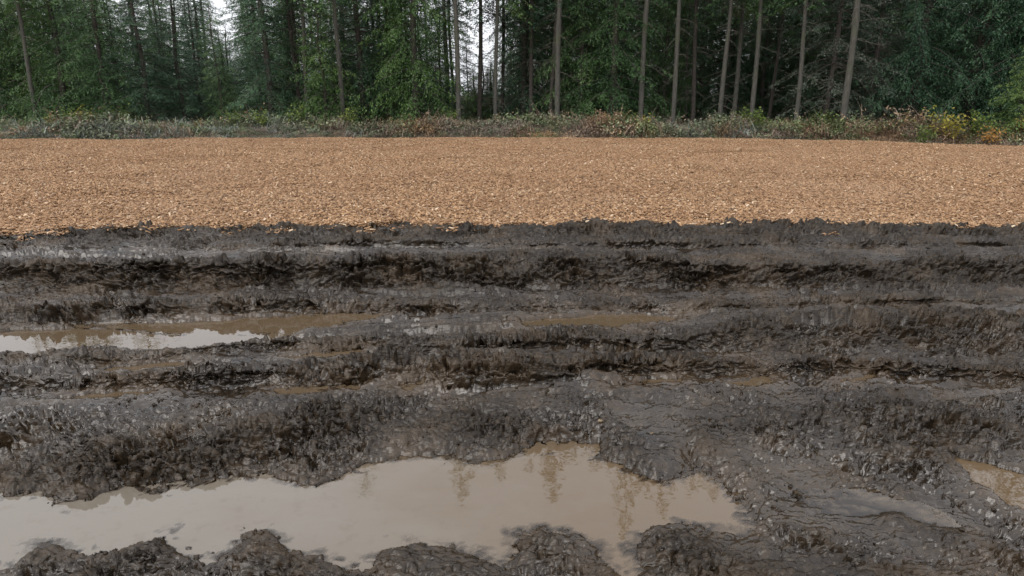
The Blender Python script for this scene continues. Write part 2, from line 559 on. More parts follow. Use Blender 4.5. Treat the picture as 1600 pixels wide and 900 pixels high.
# spread the rows evenly over the surface, so that steep faces get their share
mtr = np.hypot(np.diff(Yg, axis=0), 2.2 * np.diff(Zg, axis=0)) / Yg[1:]
mtr = np.vstack([np.zeros((1, NX)), np.cumsum(mtr, axis=0)])
for _ in range(3):      # neighbouring columns stay in step
    mtr[:, 1:-1] = (mtr[:, :-2] + mtr[:, 1:-1] + mtr[:, 2:]) / 3
Yn, Zn, Rn, Wnn = [np.empty_like(Zg) for _ in range(4)]
for c in range(NX):
    tt = np.linspace(0, mtr[-1, c], NY)
    yc = np.interp(tt, mtr[:, c], Yg[:, c])
    Yn[:, c] = yc
    for dst, src in ((Zn, Zg), (Rn, Rg), (Wnn, Wg)):
        dst[:, c] = np.interp(yc, Yg[:, c], src[:, c])
U = np.repeat(uv[None, :], NY, 0)
# columns fan out with distance: look the fields up where each point now stands
Xn = U * (0.86 * Yn + 0.9)
Xg, Yg, Zg, Rg, Wg = Xn, Yn.astype(np.float64), Zn, Rn, Wnn


def seg_dist(x, y, a, b):
    ax, ay, bx, by = a[0], a[1], b[0], b[1]
    vx, vy = bx - ax, by - ay
    t = np.clip(((x - ax) * vx + (y - ay) * vy) / (vx * vx + vy * vy + 1e-9), 0, 1)
    return np.hypot(x - ax - t * vx, y - ay - t * vy)


for a, b, w, h in MOUNDS:
    A, B = P(*a, .03), P(*b, .03)
    d = seg_dist(Xg, Yg, A, B)
    gsn = np.exp(-(d / w) ** 2)
    Zg += .55 * h * gsn * (.8 + .5 * perlin(Xg * 7, Yg * 7, 15))
    Rg = np.maximum(Rg, 0.55 * gsn)
    Wg *= 1 - 0.4 * gsn

# relief: rolls, clods, crumbs.  Sg runs along the surface, so steep faces are as lumpy as flat ones
dz_ = np.diff(Zg, axis=0, prepend=Zg[:1])
dy_ = np.diff(Yg, axis=0, prepend=Yg[:1])
Sg = (Yg[:1] + np.cumsum(np.hypot(dy_, dz_), axis=0)).astype(np.float32)
wa, wb = perlin(Xg * 4, Sg * 4, 5), perlin(Xg * 4, Sg * 4, 6)
wc, wd_ = perlin(Xg * 13, Sg * 13, 7), perlin(Xg * 13, Sg * 13, 8)
dome = lambda w, r: np.sqrt(np.maximum(0, r * r - np.minimum(w, r) ** 2)) / r
w1 = dome(worley(Xg * 3.4 + .7 * wa, Sg * 8.5 + .7 * wb, 31), .75)
we, wf_ = perlin(Xg * 30, Sg * 30, 10), perlin(Xg * 30, Sg * 30, 11)
w2 = plates(Xg * 7.0 + .7 * wc + wa + .25 * we, Sg * 19.0 + .7 * wd_ + wb + .25 * wf_, 37)
w3 = plates(Xg * 16.0 + 1.4 * wc + .5 * we, Sg * 42.0 + 1.4 * wd_ + .5 * wf_, 38)
crag = 1 - np.abs(perlin(Xg * 4, Sg * 11, 41)) - .5 * np.abs(perlin(Xg * 10, Sg * 24, 42)) - .25 * np.abs(perlin(Xg * 24, Sg * 44, 43))
patchy = 0.48 + .85 * sstep(-0.35, 0.45, perlin(Xg * 1.7, Sg * 2.6, 55) + .5 * perlin(Xg * 4.1, Sg * 6.3, 56))
Rough = 1.35 * np.clip(Rg, 0, 1) ** 1.15 * patchy
# torn ledges: each steps up sharply on the viewer's side and falls away gently behind
def ledge(fr, warp, seed, wid=.16):
    ph = Sg * fr + warp * (perlin(Xg * fr * .16, Sg * fr * .22, seed) + .55 * perlin(Xg * fr * .45, Sg * fr * .5, seed + 1) + .3 * perlin(Xg * fr * 1.1, Sg * fr * 1.1, seed + 2))
    c = ph - np.floor(ph)
    amp = .35 + .65 * _hash(np.floor(ph), np.floor(Xg * fr * .12 + .3 * perlin(Xg * fr * .3, Sg * fr * .3, seed + 3)), seed)
    return amp * np.where(c < wid, sstep(0, wid, c), 1 - (c - wid) / (1 - wid)) - .35


led = sstep(-.3, .3, perlin(Xg * 1.3, Sg * 2.1, 57))
farr = sstep(3.5, 6.0, Yg)
yy = Yg + .10 * fbm(Xg * .8, Yg * .8, 23, 2)
comb = (1 - np.abs(perlin(Xg * .26, yy * 3.6, 25)) * 3.0) * .6 + (1 - np.abs(perlin(Xg * .5, yy * 7.6, 26)) * 3.0) * .45
comb = comb * sstep(3.2, 3.9, Yg) * np.clip(.5 + perlin(Xg * .5, Yg * 1.4, 27), 0, 1)
relief = 0.074 * comb + 0.026 * fbm(Xg * 1.5, Yg * 2.2, 21, 4) + Rough * (0.030 * (w1 - .5) + (.043 + .010 * farr) * w2 + 0.011 * (1 - .75 * farr) * w3 + 0.036 * (crag - .62)
                                      + (.4 + .6 * led) * (0.046 * ledge(6.0, 2.0, 401, .3) + 0.013 * (1 - .7 * farr) * ledge(14.0, 1.8, 411, .32))
                                      + (1 - .6 * farr) * 0.013 * perlin(Xg * 23, Sg * 44, 61) + (1 - farr) * 0.006 * perlin(Xg * 52, Sg * 84, 62))
relief += (1 - .8 * np.clip(Wg, 0, 1)) * (0.005 * perlin(Xg * 30, Sg * 34, 63) + 0.005 * perlin(Xg * 9, Sg * 12, 64) + 0.003 * perlin(Xg * 62, Sg * 66, 65))


def poly_sdf(x, y, poly):
    n = len(poly)
    d = np.full(x.shape, 1e9, np.float32)
    ins = np.zeros(x.shape, bool)
    for i in range(n):
        a, b = poly[i], poly[(i + 1) % n]
        d = np.minimum(d, seg_dist(x, y, a, b))
        c = ((a[1] > y) != (b[1] > y)) & (x < (b[0] - a[0]) * (y - a[1]) / (b[1] - a[1] + 1e-12) + a[0])
        ins ^= c
    return np.where(ins, -d, d)


Shore = np.zeros_like(Zg)
damp = np.ones_like(Zg)
WORLD_PUDDLES = []
Zt = Zg.copy()
for nm, zw, poly in PUDDLES:
    if nm == 'rut': zw = float(gentle(np.mean([q[1] for q in poly]), zw)) + .001
    wp = [P(a, b, zw)[:2] for a, b in poly]
    WORLD_PUDDLES.append((nm, zw, wp))
    arr = np.array(wp)
    x0, y0 = arr.min(0) - 0.5; x1, y1 = arr.max(0) + 0.5
    rows = np.where((Yg.max(1) > y0) & (Yg.min(1) < y1))[0]
    if len(rows) == 0: continue
    rs = slice(rows[0], rows[-1] + 1)
    xs, ys = Xg[rs], Yg[rs]
    small = 1.0 if nm != 'rut' else 0.7
    sd_ = poly_sdf(xs + 0.03 * perlin(xs * 6, ys * 7, 77) + 0.022 * perlin(xs * 19, ys * 21, 78) + 0.01 * perlin(xs * 45, ys * 50, 76), ys + 0.035 * perlin(xs * 6, ys * 7, 79) + 0.022 * perlin(xs * 19, ys * 21, 80) + 0.01 * perlin(xs * 45, ys * 50, 81), wp)
    z = Zt[rs]
    dep = np.maximum(-sd_, 0)
    inside = z - .012 * sstep(0, .14, dep) if nm == 'film' else zw - 0.003 - (np.minimum(0.05, 0.16 * dep) if nm not in ('rut', 'pool') else .005 + np.minimum(.03, .4 * dep))
    rise = zw + 0.012 + 0.30 * np.minimum(np.maximum(sd_, 0), 0.10)
    near = 1 - sstep(0.0, 0.16, sd_)
    z_out = np.maximum(z, rise * near + z * (1 - near))
    z_out = z_out * sstep(0.0, 0.10, sd_) + rise * (1 - sstep(0.0, 0.10, sd_))
    if nm == 'film': z_out = z
    Zt[rs] = np.where(sd_ < 0, inside, z_out)
    damp[rs] = np.minimum(damp[rs], np.where(sd_ < 0, {'rut': .5, 'pool': .2, 'film': .6}.get(nm, 0) + (0.16 + .4 * (1 - sstep(0, .16, dep)) if nm not in ('rut', 'pool', 'film') else 0), (0.42 + 0.58 * sstep(0.0, 0.12, sd_)) if nm != 'film' else .6 + .4 * sstep(0, .15, sd_)))
    sh = np.exp(-(np.maximum(sd_, 0) / 0.10) ** 2) * (0.9 if nm == 'rut' else 0.35)
    Shore[rs] = np.maximum(Shore[rs], sh)
    Wg[rs] = np.maximum(Wg[rs], 0.5 * np.exp(-(np.maximum(sd_, 0) / 0.05) ** 2))
edge = sstep(0, 1, (Yg - np.interp(Xg, _bx, _by) - 0.25) / 0.6)
Zt = Zt * (1 - edge) + 0.18 * edge
Pn = np.stack([Xg, Yg, Zt], -1)
nv = np.cross(np.gradient(Pn, axis=1), np.gradient(Pn, axis=0))
nv /= np.linalg.norm(nv, axis=-1)[..., None] + 1e-12
nv *= np.sign(nv[..., 2:3])
disp = relief * damp * (1 - edge)
lat = Rough * damp * (1 - edge)
Zg = Zt + disp * nv[..., 2]
Xd = Xg + disp * nv[..., 0] + lat * (0.014 * perlin(Xg * 9, Sg * 16, 91) + (1 - farr) * 0.009 * perlin(Xg * 40, Sg * 40, 92))
Yd = Yg + disp * nv[..., 1] + lat * (0.016 * perlin(Xg * 14, Sg * 16, 93) + (1 - farr) * 0.009 * perlin(Xg * 40, Sg * 40, 94) - 0.12 * np.clip(relief, -0.06, 0.09))
Wn = np.clip(Wg + 0.25 * perlin(Xg * 2.1, Yg * 3.5, 99) - 0.25 * np.clip(relief / 0.04, -1, 1) * Rg, 0, 1)
mud = link('mud_ground', quad_mesh('mud_ground', np.stack([Xd.ravel(), Yd.ravel(), Zg.ravel()], 1), grid_quads(NY, NX), MUD,
           {'wet': Wn.ravel(), 'rgh': Rg.ravel(), 'shore': Shore.ravel()}, smooth=True))
tag(mud, kind='structure')

# ---- water lying in the hollows
for nm, zw, wp in WORLD_PUDDLES:
    arr = np.array(wp)
    x0, y0 = arr.min(0) - 0.15; x1, y1 = arr.max(0) + 0.15
    st_ = 2 if nm != 'rut' else 1
    rws = np.where((Yg.max(1) > y0) & (Yg.min(1) < y1))[0][::st_]
    cls = np.where(((Xg[rws] > x0) & (Xg[rws] < x1)).any(0))[0][::st_]
    xs, ys, zs = [A[np.ix_(rws, cls)] for A in (Xd, Yd, Zg)]
    sd_ = poly_sdf(xs, ys, wp)
    keep = (sd_ < (0.06 if nm != 'film' else 0.0)).ravel()
    q = grid_quads(*xs.shape)
    q = q[keep[q].all(1)]
    if len(q) == 0: continue
    use, inv = np.unique(q, return_inverse=True)
    co = np.stack([xs.ravel()[use], ys.ravel()[use], np.full(len(use), zw)], 1)
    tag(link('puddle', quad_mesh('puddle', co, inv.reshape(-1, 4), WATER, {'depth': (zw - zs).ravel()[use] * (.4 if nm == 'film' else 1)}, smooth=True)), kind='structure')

# ---- wood chip bed behind the mud
FAR = [(-900, 226), (-400, 222), (0, 219), (400, 217), (800, 216), (1100, 217), (1300, 221), (1600, 229), (2000, 240), (2500, 255)]
ZB = 0.345
_f = np.array([P(a, b, ZB) for a, b in FAR])


def chip_far(x):
    return np.interp(x, _f[:, 0], _f[:, 1])


bu = np.linspace(-24, 24, 241); bt = np.linspace(0, 1, 90)
BX = np.repeat(bu[None, :], 90, 0)
f0, f1 = chip_front(BX) + 0.05, chip_far(BX)
BY = f0 + (f1 - f0) * bt[:, None] ** 1.3
BZ = ZB + 0.035 * fbm(BX * 0.35, BY * 0.35, 120, 3) + 0.012 * perlin(BX * 2, BY * 2, 121)
BZ[-1] -= 0.12
BZ[0] -= 0.05


def bed_z(x, y):
    return ZB + 0.035 * fbm(x * 0.35, y * 0.35, 120, 3) + 0.012 * perlin(x * 2, y * 2, 121)


bed = link('wood_chip_ground', quad_mesh('wood_chip_ground', np.stack([BX.ravel(), BY.ravel(), BZ.ravel()], 1), grid_quads(90, 241), BED, smooth=True))
tag(bed, kind='structure')


# ---- forest floor: a low berm of soil and litter behind the chips, rising a little into the wood
def floor_z(x, y):
    d = y - chip_far(x)
    return 0.22 + 0.30 * sstep(0.2, 1.6, d) - 0.10 * sstep(2.0, 4.0, d) + 0.012 * np.maximum(d, 0) + 0.10 * fbm(x * 0.5, y * 0.5, 130, 3) * sstep(0, 1, d)


fu = np.linspace(-75, 75, 301); ft = np.linspace(0, 1, 120)
FX = np.repeat(fu[None, :], 120, 0)
FY = chip_far(FX) - 0.3 + 75 * ft[:, None] ** 2.2
ff = link('forest_floor', quad_mesh('forest_floor', np.stack([FX.ravel(), FY.ravel(), floor_z(FX, FY).ravel()], 1), grid_quads(120, 301), SOIL, smooth=True))
tag(ff, kind='structure')


# ================================================================== SCATTER (stuff nobody could count)
def scatter(name, variants, seeds, mat):
    """variants: list of (co, quads, tint); seeds: dict x,y,z,pick,rz,sc,tilt.  One object; geometry nodes place the tufts."""
    cs, qs, tint, var = [], [], [], []
    off = 0
    for k, (co, q, t) in enumerate(variants):
        cs.append(co); qs.append(np.asarray(q) + off); tint.append(t); var.append(np.full(len(co), k))
        off += len(co)
    n = len(seeds['x'])
    cs.append(np.stack([seeds['x'], seeds['y'], seeds['z']], 1))
    co = np.concatenate(cs); q = np.concatenate(qs)
    z0, zs = np.zeros(off), np.zeros(n)
    me = quad_mesh(name, co, q, mat, {
        'tint': np.concatenate(tint + [zs]), 'variant': np.concatenate(var + [np.full(n, -1)]).astype(np.int32),
        'is_seed': np.concatenate([np.zeros(off, bool), np.ones(n, bool)]),
        'pick': np.concatenate([z0, seeds['pick']]).astype(np.int32),
        'rz': np.concatenate([z0, seeds['rz']]), 'sc': np.concatenate([z0, seeds['sc']]),
        'tx': np.concatenate([z0, seeds.get('tx', zs)]), 'ty': np.concatenate([z0, seeds.get('ty', zs)])})
    ob = link(name, me)
    ng = bpy.data.node_groups.new(name + '_placing', 'GeometryNodeTree')
    ng.interface.new_socket('Geometry', in_out='INPUT', socket_type='NodeSocketGeometry')
    ng.interface.new_socket('Geometry', in_out='OUTPUT', socket_type='NodeSocketGeometry')
    N, L = ng.nodes, ng.links
    gi, go = N.new('NodeGroupInput'), N.new('NodeGroupOutput')

    def at(nm, ty):
        a = N.new('GeometryNodeInputNamedAttribute'); a.data_type = ty
        a.inputs['Name'].default_value = nm
        return a.outputs['Attribute']
    sp = N.new('GeometryNodeSeparateGeometry'); sp.domain = 'POINT'
    L.new(gi.outputs[0], sp.inputs['Geometry']); L.new(at('is_seed', 'BOOLEAN'), sp.inputs['Selection'])
    st = N.new('GeometryNodeSplitToInstances'); st.domain = 'POINT'
    L.new(sp.outputs['Inverted'], st.inputs[0]); L.new(at('variant', 'INT'), st.inputs['Group ID'])
    ip = N.new('GeometryNodeInstanceOnPoints')
    L.new(sp.outputs['Selection'], ip.inputs['Points']); L.new(st.outputs[0], ip.inputs['Instance'])
    ip.inputs['Pick Instance'].default_value = True
    L.new(at('pick', 'INT'), ip.inputs['Instance Index'])
    cx = N.new('ShaderNodeCombineXYZ')
    for k, nm in enumerate(('tx', 'ty', 'rz')):
        L.new(at(nm, 'FLOAT'), cx.inputs[k])
    er = N.new('FunctionNodeEulerToRotation')
    L.new(cx.outputs[0], er.inputs[0]); L.new(er.outputs[0], ip.inputs['Rotation'])
    L.new(at('sc', 'FLOAT'), ip.inputs['Scale'])
    L.new(ip.outputs[0], go.inputs[0])
    md = ob.modifiers.new('placing', 'NODES')
    md.node_group = ng
    return ob


BOXQ = np.array([[0, 1, 2, 3], [4, 7, 6, 5], [0, 4, 5, 1], [1, 5, 6, 2], [2, 6, 7, 3], [3, 7, 4, 0]])


def rot_mats(rx, ry, rz):
    cx, sx, cy, sy, cz, sz = np.cos(rx), np.sin(rx), np.cos(ry), np.sin(ry), np.cos(rz), np.sin(rz)
    R = np.empty((len(rx), 3, 3))
    R[:, 0] = np.stack([cz * cy, cz * sy * sx - sz * cx, cz * sy * cx + sz * sx], 1)
    R[:, 1] = np.stack([sz * cy, sz * sy * sx + cz * cx, sz * sy * cx - cz * sx], 1)
    R[:, 2] = np.stack([-sy, cy * sx, cy * cx], 1)
    return R


def chip_patch(rg, n, rad, lmin, lmax):
    a, r = rg.uniform(0, 6.283, n), rad * np.sqrt(rg.uniform(0, 1, n))
    l = rg.uniform(lmin, lmax, n); w = l * rg.uniform(0.22, 0.55, n); t = rg.uniform(0.003, 0.008, n)
    base = np.array([[-1, -1, 1], [1, -1, 1], [1, 1, 1], [-1, 1, 1], [-1, -1, -1], [1, -1, -1], [1, 1, -1], [-1, 1, -1]], float) * .5
    v = base[None] * np.stack([l, w, t], 1)[:, None, :]
    # splintered ends: shear and taper each chip
    tp = rg.uniform(0.35, 1.0, n)
    v[:, [1, 2, 5, 6], 1] *= tp[:, None]
    v[:, [0, 3, 4, 7], 0] += (rg.uniform(-.25, .25, n) * l)[:, None] * np.sign(v[:, [0, 3, 4, 7], 1])
    R = rot_mats(rg.normal(0, .42, n), rg.normal(0, .32, n), rg.uniform(0, 6.283, n))
    v = np.einsum('nij,nkj->nki', R, v)
    v += np.stack([np.cos(a) * r, np.sin(a) * r, rg.uniform(0.0, 0.035, n)], 1)[:, None, :]
    q = BOXQ[None] + (np.arange(n) * 8)[:, None, None]
    return v.reshape(-1, 3), q.reshape(-1, 4), np.repeat(np.clip(rg.normal(.5, .28, n), 0, 1), 8)


rg = np.random.default_rng(5)
cv = [chip_patch(rg, 500, 0.5, 0.015, 0.056) for _ in range(8)]
sx, sy = [], []
y = 5.5
while y < 27:
    x = -22.0 + rg.uniform(0, .4)
    while x < 22:
        sx.append(x + rg.uniform(-.2, .2)); sy.append(y + rg.uniform(-.2, .2)); x += 0.40
    y += 0.36
sx, sy = np.array(sx), np.array(sy)
okk = (sy > chip_front(sx) + 0.42) & (sy < chip_far(sx) - 0.5) & (np.abs(sx) < 0.86 * sy + 2.5)
sx, sy = sx[okk], sy[okk]
n = len(sx)
ob = scatter('wood_chips', cv, dict(x=sx, y=sy, z=bed_z(sx, sy) + 0.002, pick=rg.integers(0, 8, n), rz=rg.uniform(0, 6.28, n), sc=rg.uniform(.9, 1.15, n)), CHIP)
tag(ob, 'tan wood chips spread thick over the field behind the mud', 'wood chips', kind='stuff')
# ragged front and back edges and strays trodden into the mud: small patches
cv2 = [chip_patch(rg, 22, 0.10, 0.015, 0.05) for _ in range(8)]
ex = rg.uniform(-9, 9, 3600); ey = chip_front(ex) + 0.12 + rg.exponential(0.16, 3600) * np.where(rg.uniform(0, 1, 3600) < .05, -0.5, 1)
fx = rg.uniform(-22, 22, 2600); fy = chip_far(fx) - np.abs(rg.normal(0.12, .25, 2600)) - .05
ax, ay = np.concatenate([ex, fx]), np.concatenate([ey, fy])


def mud_z(x, y):
    iu = np.clip(((x / (0.86 * y + 0.9)) + 1) / 2 * (NX - 1), 0, NX - 1).astype(int)
    return np.array([np.interp(b, Yg[:, k], Zg[:, k]) for k, b in zip(iu, y)])


az = np.maximum(bed_z(ax, ay) - 0.25 * (ay < chip_front(ax) + 0.05), np.where(ay < 8.4, mud_z(ax, ay), 0))
n = len(ax)
ob = scatter('loose_wood_chips', cv2, dict(x=ax, y=ay, z=az, pick=rg.integers(0, 8, n), rz=rg.uniform(0, 6.28, n), sc=rg.uniform(.8, 1.2, n)), CHIP)
tag(ob, 'loose tan wood chips strewn along the edges of the chip field', 'wood chips', kind='stuff')


# crumbs of mud lying on the churned ridges
def crumb(rg):
    me_n = 8
    th = np.linspace(0, 6.283, me_n, endpoint=False)
    rings = []
    for zz, rr in ((-.5, .55), (-.1, 1.0), (.35, .8), (.6, .25)):
        rings.append(np.stack([np.cos(th) * rr, np.sin(th) * rr * .8, np.full(me_n, zz * .8)], 1))
    co = np.concatenate(rings)
    co *= (1 + rg.uniform(-.35, .35, (len(co), 1)))
    co += rg.normal(0, .08, co.shape)
    q = []
    for r in range(3):
        for k in range(me_n):
            k2 = (k + 1) % me_n
            q.append([r * me_n + k, r * me_n + k2, (r + 1) * me_n + k2, (r + 1) * me_n + k])
    q.append([24, 26, 28, 30]); q.append([24, 25, 26, 26]); 
    q = q[:-1]
    return co, np.array(q), np.zeros(len(co))


crv = [crumb(rg) for _ in range(10)]
N0 = 150000
iy = rg.integers(5, NY - 40, N0); ix = rg.integers(2, NX - 2, N0)
dens = np.clip(Rg[iy, ix], 0, 1) ** 2 * damp[iy, ix] * sstep(-0.1, .5, perlin(Xg[iy, ix] * 2.2, Yg[iy, ix] * 3, 300)) * (Yg[iy, ix] < np.interp(Xg[iy, ix], _bx, _by))
kp = rg.uniform(0, 1, N0) < dens
iy, ix = iy[kp], ix[kp]
n = len(iy)
s = 0.004 + 0.012 * rg.uniform(0, 1, n) ** 3
ob = scatter('mud_crumbs', crv, dict(x=Xd[iy, ix], y=Yd[iy, ix], z=Zg[iy, ix] + s * .15, pick=rg.integers(0, 10, n), rz=rg.uniform(0, 6.28, n), sc=s, tx=rg.normal(0, .6, n), ty=rg.normal(0, .6, n)), MUD)
tag(ob, 'dark crumbs of churned mud lying on the rut ridges', 'mud', kind='stuff')


# ================================================================== TREES
def tube(path, radii, sides=8):
    """path (n,3) -> co, quads"""
    path = np.asarray(path, float); n = len(path)
    th = np.linspace(0, 2 * math.pi, sides, endpoint=False)
    t = np.gradient(path, axis=0)
    t /= np.linalg.norm(t, axis=1)[:, None] + 1e-9
    ref = np.where(np.abs(t[:, 2:3]) > .9, np.array([[1., 0, 0]]), np.array([[0, 0, 1.]]))
    u = np.cross(ref, t); u /= np.linalg.norm(u, axis=1)[:, None] + 1e-9
    v = np.cross(t, u)
    co = path[:, None] + np.asarray(radii)[:, None, None] * (np.cos(th)[None, :, None] * u[:, None] + np.sin(th)[None, :, None] * v[:, None])
    i = np.arange(n - 1)[:, None] * sides; j = np.arange(sides)[None]; j2 = (j + 1) % sides
    q = np.stack([i + j, i + j2, i + sides + j2, i + sides + j], -1).reshape(-1, 4)
    return co.reshape(-1, 3), q


def trunk_mesh(name, seed, H, r0, mat, bend=0.12):
    rr = np.random.default_rng(seed)
    n = 26
    t = np.linspace(0, 1, n) ** 1.1
    ph = rr.uniform(0, 6, 4)
    x = bend * (np.sin(t * 3.0 + ph[0]) - np.sin(ph[0])) + .03 * np.sin(t * 14 + ph[1])
    y = bend * (np.sin(t * 2.5 + ph[2]) - np.sin(ph[2])) + .03 * np.sin(t * 11 + ph[3])
    path = np.stack([x, y, t * H - 0.25], 1)
    rad = r0 * (1 - t) ** .75 * (1 + .05 * rr.normal(size=n)) + .012 + r0 * .5 * np.exp(-t * H / .25)
    co, q = tube(path, rad, 9)
    co += rr.normal(0, r0 * .03, co.shape)
    return quad_mesh(name, co, q, mat, smooth=True), path


def leaf_quads(pos, ax, up, l, w, rr):
    """leaf-sized faces centred at pos, long axis ax"""
    ax = ax / (np.linalg.norm(ax, axis=1)[:, None] + 1e-9)
    sd = np.cross(ax, up); sd /= np.linalg.norm(sd, axis=1)[:, None] + 1e-9
    l2, w2 = (l * .5)[:, None] * ax, (w * .5)[:, None] * sd
    v = np.stack([pos - l2 - w2 * .5, pos - l2 * .1 - w2, pos + l2 , pos - l2 * .1 + w2], 1)
    return v


def crown_mesh(name, seed, H, R, z0, nbr, mat, wood, leaf=(.15, .05), dens=1.0, droop=.25, up0=.35, shape=.75, path=None, hang=.5, bare=0.0):
    rr = np.random.default_rng(seed)
    pos, axs, ups, ll, ww, tn = [], [], [], [], [], []
    bc, bq, off = [], [], 0
    zz = z0 + (H - z0) * (np.arange(nbr) + rr.uniform(0, 1, nbr)) / nbr
    for k in range(nbr):
        z = zz[k]; f = (H - z) / (H - z0)
        az = k * 2.39996 + rr.normal(0, .35)
        L = (R * f ** shape * rr.uniform(.62, 1.12) + .12)
        d = np.array([math.cos(az), math.sin(az), 0]); sdv = np.array([-d[1], d[0], 0])
        e = up0 * (1 - f) - .10 * f + rr.normal(0, .08)
        c0 = np.array([0, 0, z])
        if path is not None:
            c0[0] = np.interp(z, path[:, 2], path[:, 0]); c0[1] = np.interp(z, path[:, 2], path[:, 1])
        s = np.linspace(0, 1, 6)
        bp = c0 + L * s[:, None] * d + np.array([0, 0, 1.]) * (L * (e * s - droop * s * s + .10 * droop * s ** 4))[:, None] + sdv * (L * .08 * np.sin(s * 3 + k))[:, None]
        co, q = tube(bp, np.linspace(.010 + .008 * L, .003, 6), 3)
        bc.append(co); bq.append(q + off); off += len(co)
        big = 1.9 if z > 7.5 else 1.0          # high up, far above eye level: coarser sprays
        lf = (leaf[0] * big, leaf[1] * big)
        ns = max(3, int(L / .075 * dens / (big ** .5)))
        ts = rr.uniform(.12 + bare, 1.02, ns)
        ts = np.clip(ts, 0, 1)
        bx = np.stack([np.interp(ts, s, bp[:, a]) for a in range(3)], 1)
        tone = rr.normal(0, .19)
        for side in (-1, 1):
            tl = (.14 + .34 * (1.05 - ts)) * min(L, 1.7) * rr.uniform(.6, 1.2, ns)
            fw = rr.uniform(.35, .9, ns)
            td = side * sdv[None] * np.sqrt(1 - (fw * .7) ** 2)[:, None] + d[None] * fw[:, None] * .8 + np.array([0, 0, -1.]) * rr.uniform(.0, hang, ns)[:, None]
            td /= np.linalg.norm(td, axis=1)[:, None]
            m_ = np.maximum(1, (tl / (lf[0] * .55)).astype(int))
            idx = np.repeat(np.arange(ns), m_)
            fr = rr.uniform(0.05, 1, len(idx))
            pp = bx[idx] + td[idx] * (tl[idx] * fr)[:, None] + np.array([0, 0, -1.]) * (hang * .35 * tl[idx] * fr ** 2)[:, None]
            pp += rr.normal(0, .025, pp.shape)
            aa = td[idx] + rr.normal(0, .22, pp.shape) + np.array([0, 0, -.25 * hang])
            uu = np.array([0, 0, 1.]) + rr.normal(0, .32, pp.shape)
            pos.append(pp); axs.append(aa); ups.append(uu)
            ll.append(lf[0] * rr.uniform(.6, 1.35, len(idx))); ww.append(lf[1] * rr.uniform(.6, 1.4, len(idx)))
            tn.append(np.clip(.30 + tone + .40 * ts[idx] * rr.uniform(.4, 1, len(idx)) + rr.normal(0, .14, len(idx)), 0, 1))  # inner leaves darker than tips: crown shade painted into the tint
    pos, axs, ups, ll, ww, tn = [np.concatenate(a) for a in (pos, axs, ups, ll, ww, tn)]
    v = leaf_quads(pos, axs, ups, ll, ww, rr)
    q = np.arange(len(v) * 4).reshape(-1, 4)
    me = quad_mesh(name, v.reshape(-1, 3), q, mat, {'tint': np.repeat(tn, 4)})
    wd = quad_mesh(name + '_limbs', np.concatenate(bc), np.concatenate(bq), wood, smooth=True)
    return me, wd, len(q)


def dead_branches(name, seed, z0, z1, n, lmax, mat, path):
    rr = np.random.default_rng(seed)
    bc, bq, off = [], [], 0
    for k in range(n):
        z = rr.uniform(z0, z1); az = rr.uniform(0, 6.28); L = rr.uniform(.25, lmax)
        d = np.array([math.cos(az), math.sin(az), 0])
        c0 = np.array([np.interp(z, path[:, 2], path[:, 0]), np.interp(z, path[:, 2], path[:, 1]), z])
        s = np.linspace(0, 1, 5)
        bp = c0 + d * (L * s)[:, None] + np.array([0, 0, 1.]) * (L * (rr.uniform(-.3, .3) * s - rr.uniform(0, .5) * s * s))[:, None] + rr.normal(0, .02, (5, 3)) * s[:, None]
        co, q = tube(bp, np.linspace(.009, .003, 5), 3)
        bc.append(co); bq.append(q + off); off += len(co)
        for _ in range(rr.integers(1, 5)):
            s0 = rr.uniform(.3, 1); b0 = np.array([np.interp(s0, s, bp[:, a]) for a in range(3)])
            d2 = d + rr.normal(0, .7, 3); d2 /= np.linalg.norm(d2)
            sp_ = np.linspace(0, 1, 3)[:, None] * d2 * L * rr.uniform(.2, .5) + b0
            co, q = tube(sp_, [.004, .003, .002], 3)
            bc.append(co); bq.append(q + off); off += len(co)
    return quad_mesh(name, np.concatenate(bc), np.concatenate(bq), mat, smooth=True)


LEAF = {
    'spruce': mat_leaf('spruce_needles', (0.016, 0.042, 0.024), (0.050, 0.102, 0.056), (0.105, 0.180, 0.095), .18, .2),
    'hemlock': mat_leaf('hemlock_needles', (0.024, 0.054, 0.022), (0.074, 0.138, 0.050), (0.140, 0.225, 0.082), .22, .22),
    'cedar': mat_leaf('cedar_foliage', (0.028, 0.056, 0.016), (0.094, 0.164, 0.044), (0.18, 0.265, 0.078), .24, .2),
    'grey': mat_leaf('grey_spruce_needles', (0.045, 0.060, 0.044), (0.110, 0.135, 0.100), (0.19, 0.215, 0.165), .15, .15),
    'blue': mat_leaf('blue_green_needles', (0.014, 0.040, 0.022), (0.042, 0.096, 0.050), (0.100, 0.175, 0.090), .18, .15),
}
KINDS = {}
NTRI = 0
DEADWOOD = mat_bark('dead_wood', (0.06, 0.05, 0.04), (0.16, 0.14, 0.12), .1)


def kind(key, leafmat, seed, H, R, z0, nbr, r0, bark=BARK_D, dead=0, **kw):
    tm, path = trunk_mesh(key + '_trunk', seed, H, r0, bark, .10)
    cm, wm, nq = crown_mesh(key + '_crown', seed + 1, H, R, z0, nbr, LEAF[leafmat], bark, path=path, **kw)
    dm = dead_branches(key + '_dead', seed + 2, 0.8, max(z0 + .5, 3.0), dead, 1.05, DEADWOOD, path) if dead else None
    KINDS[key] = (tm, cm, wm, dm, H)


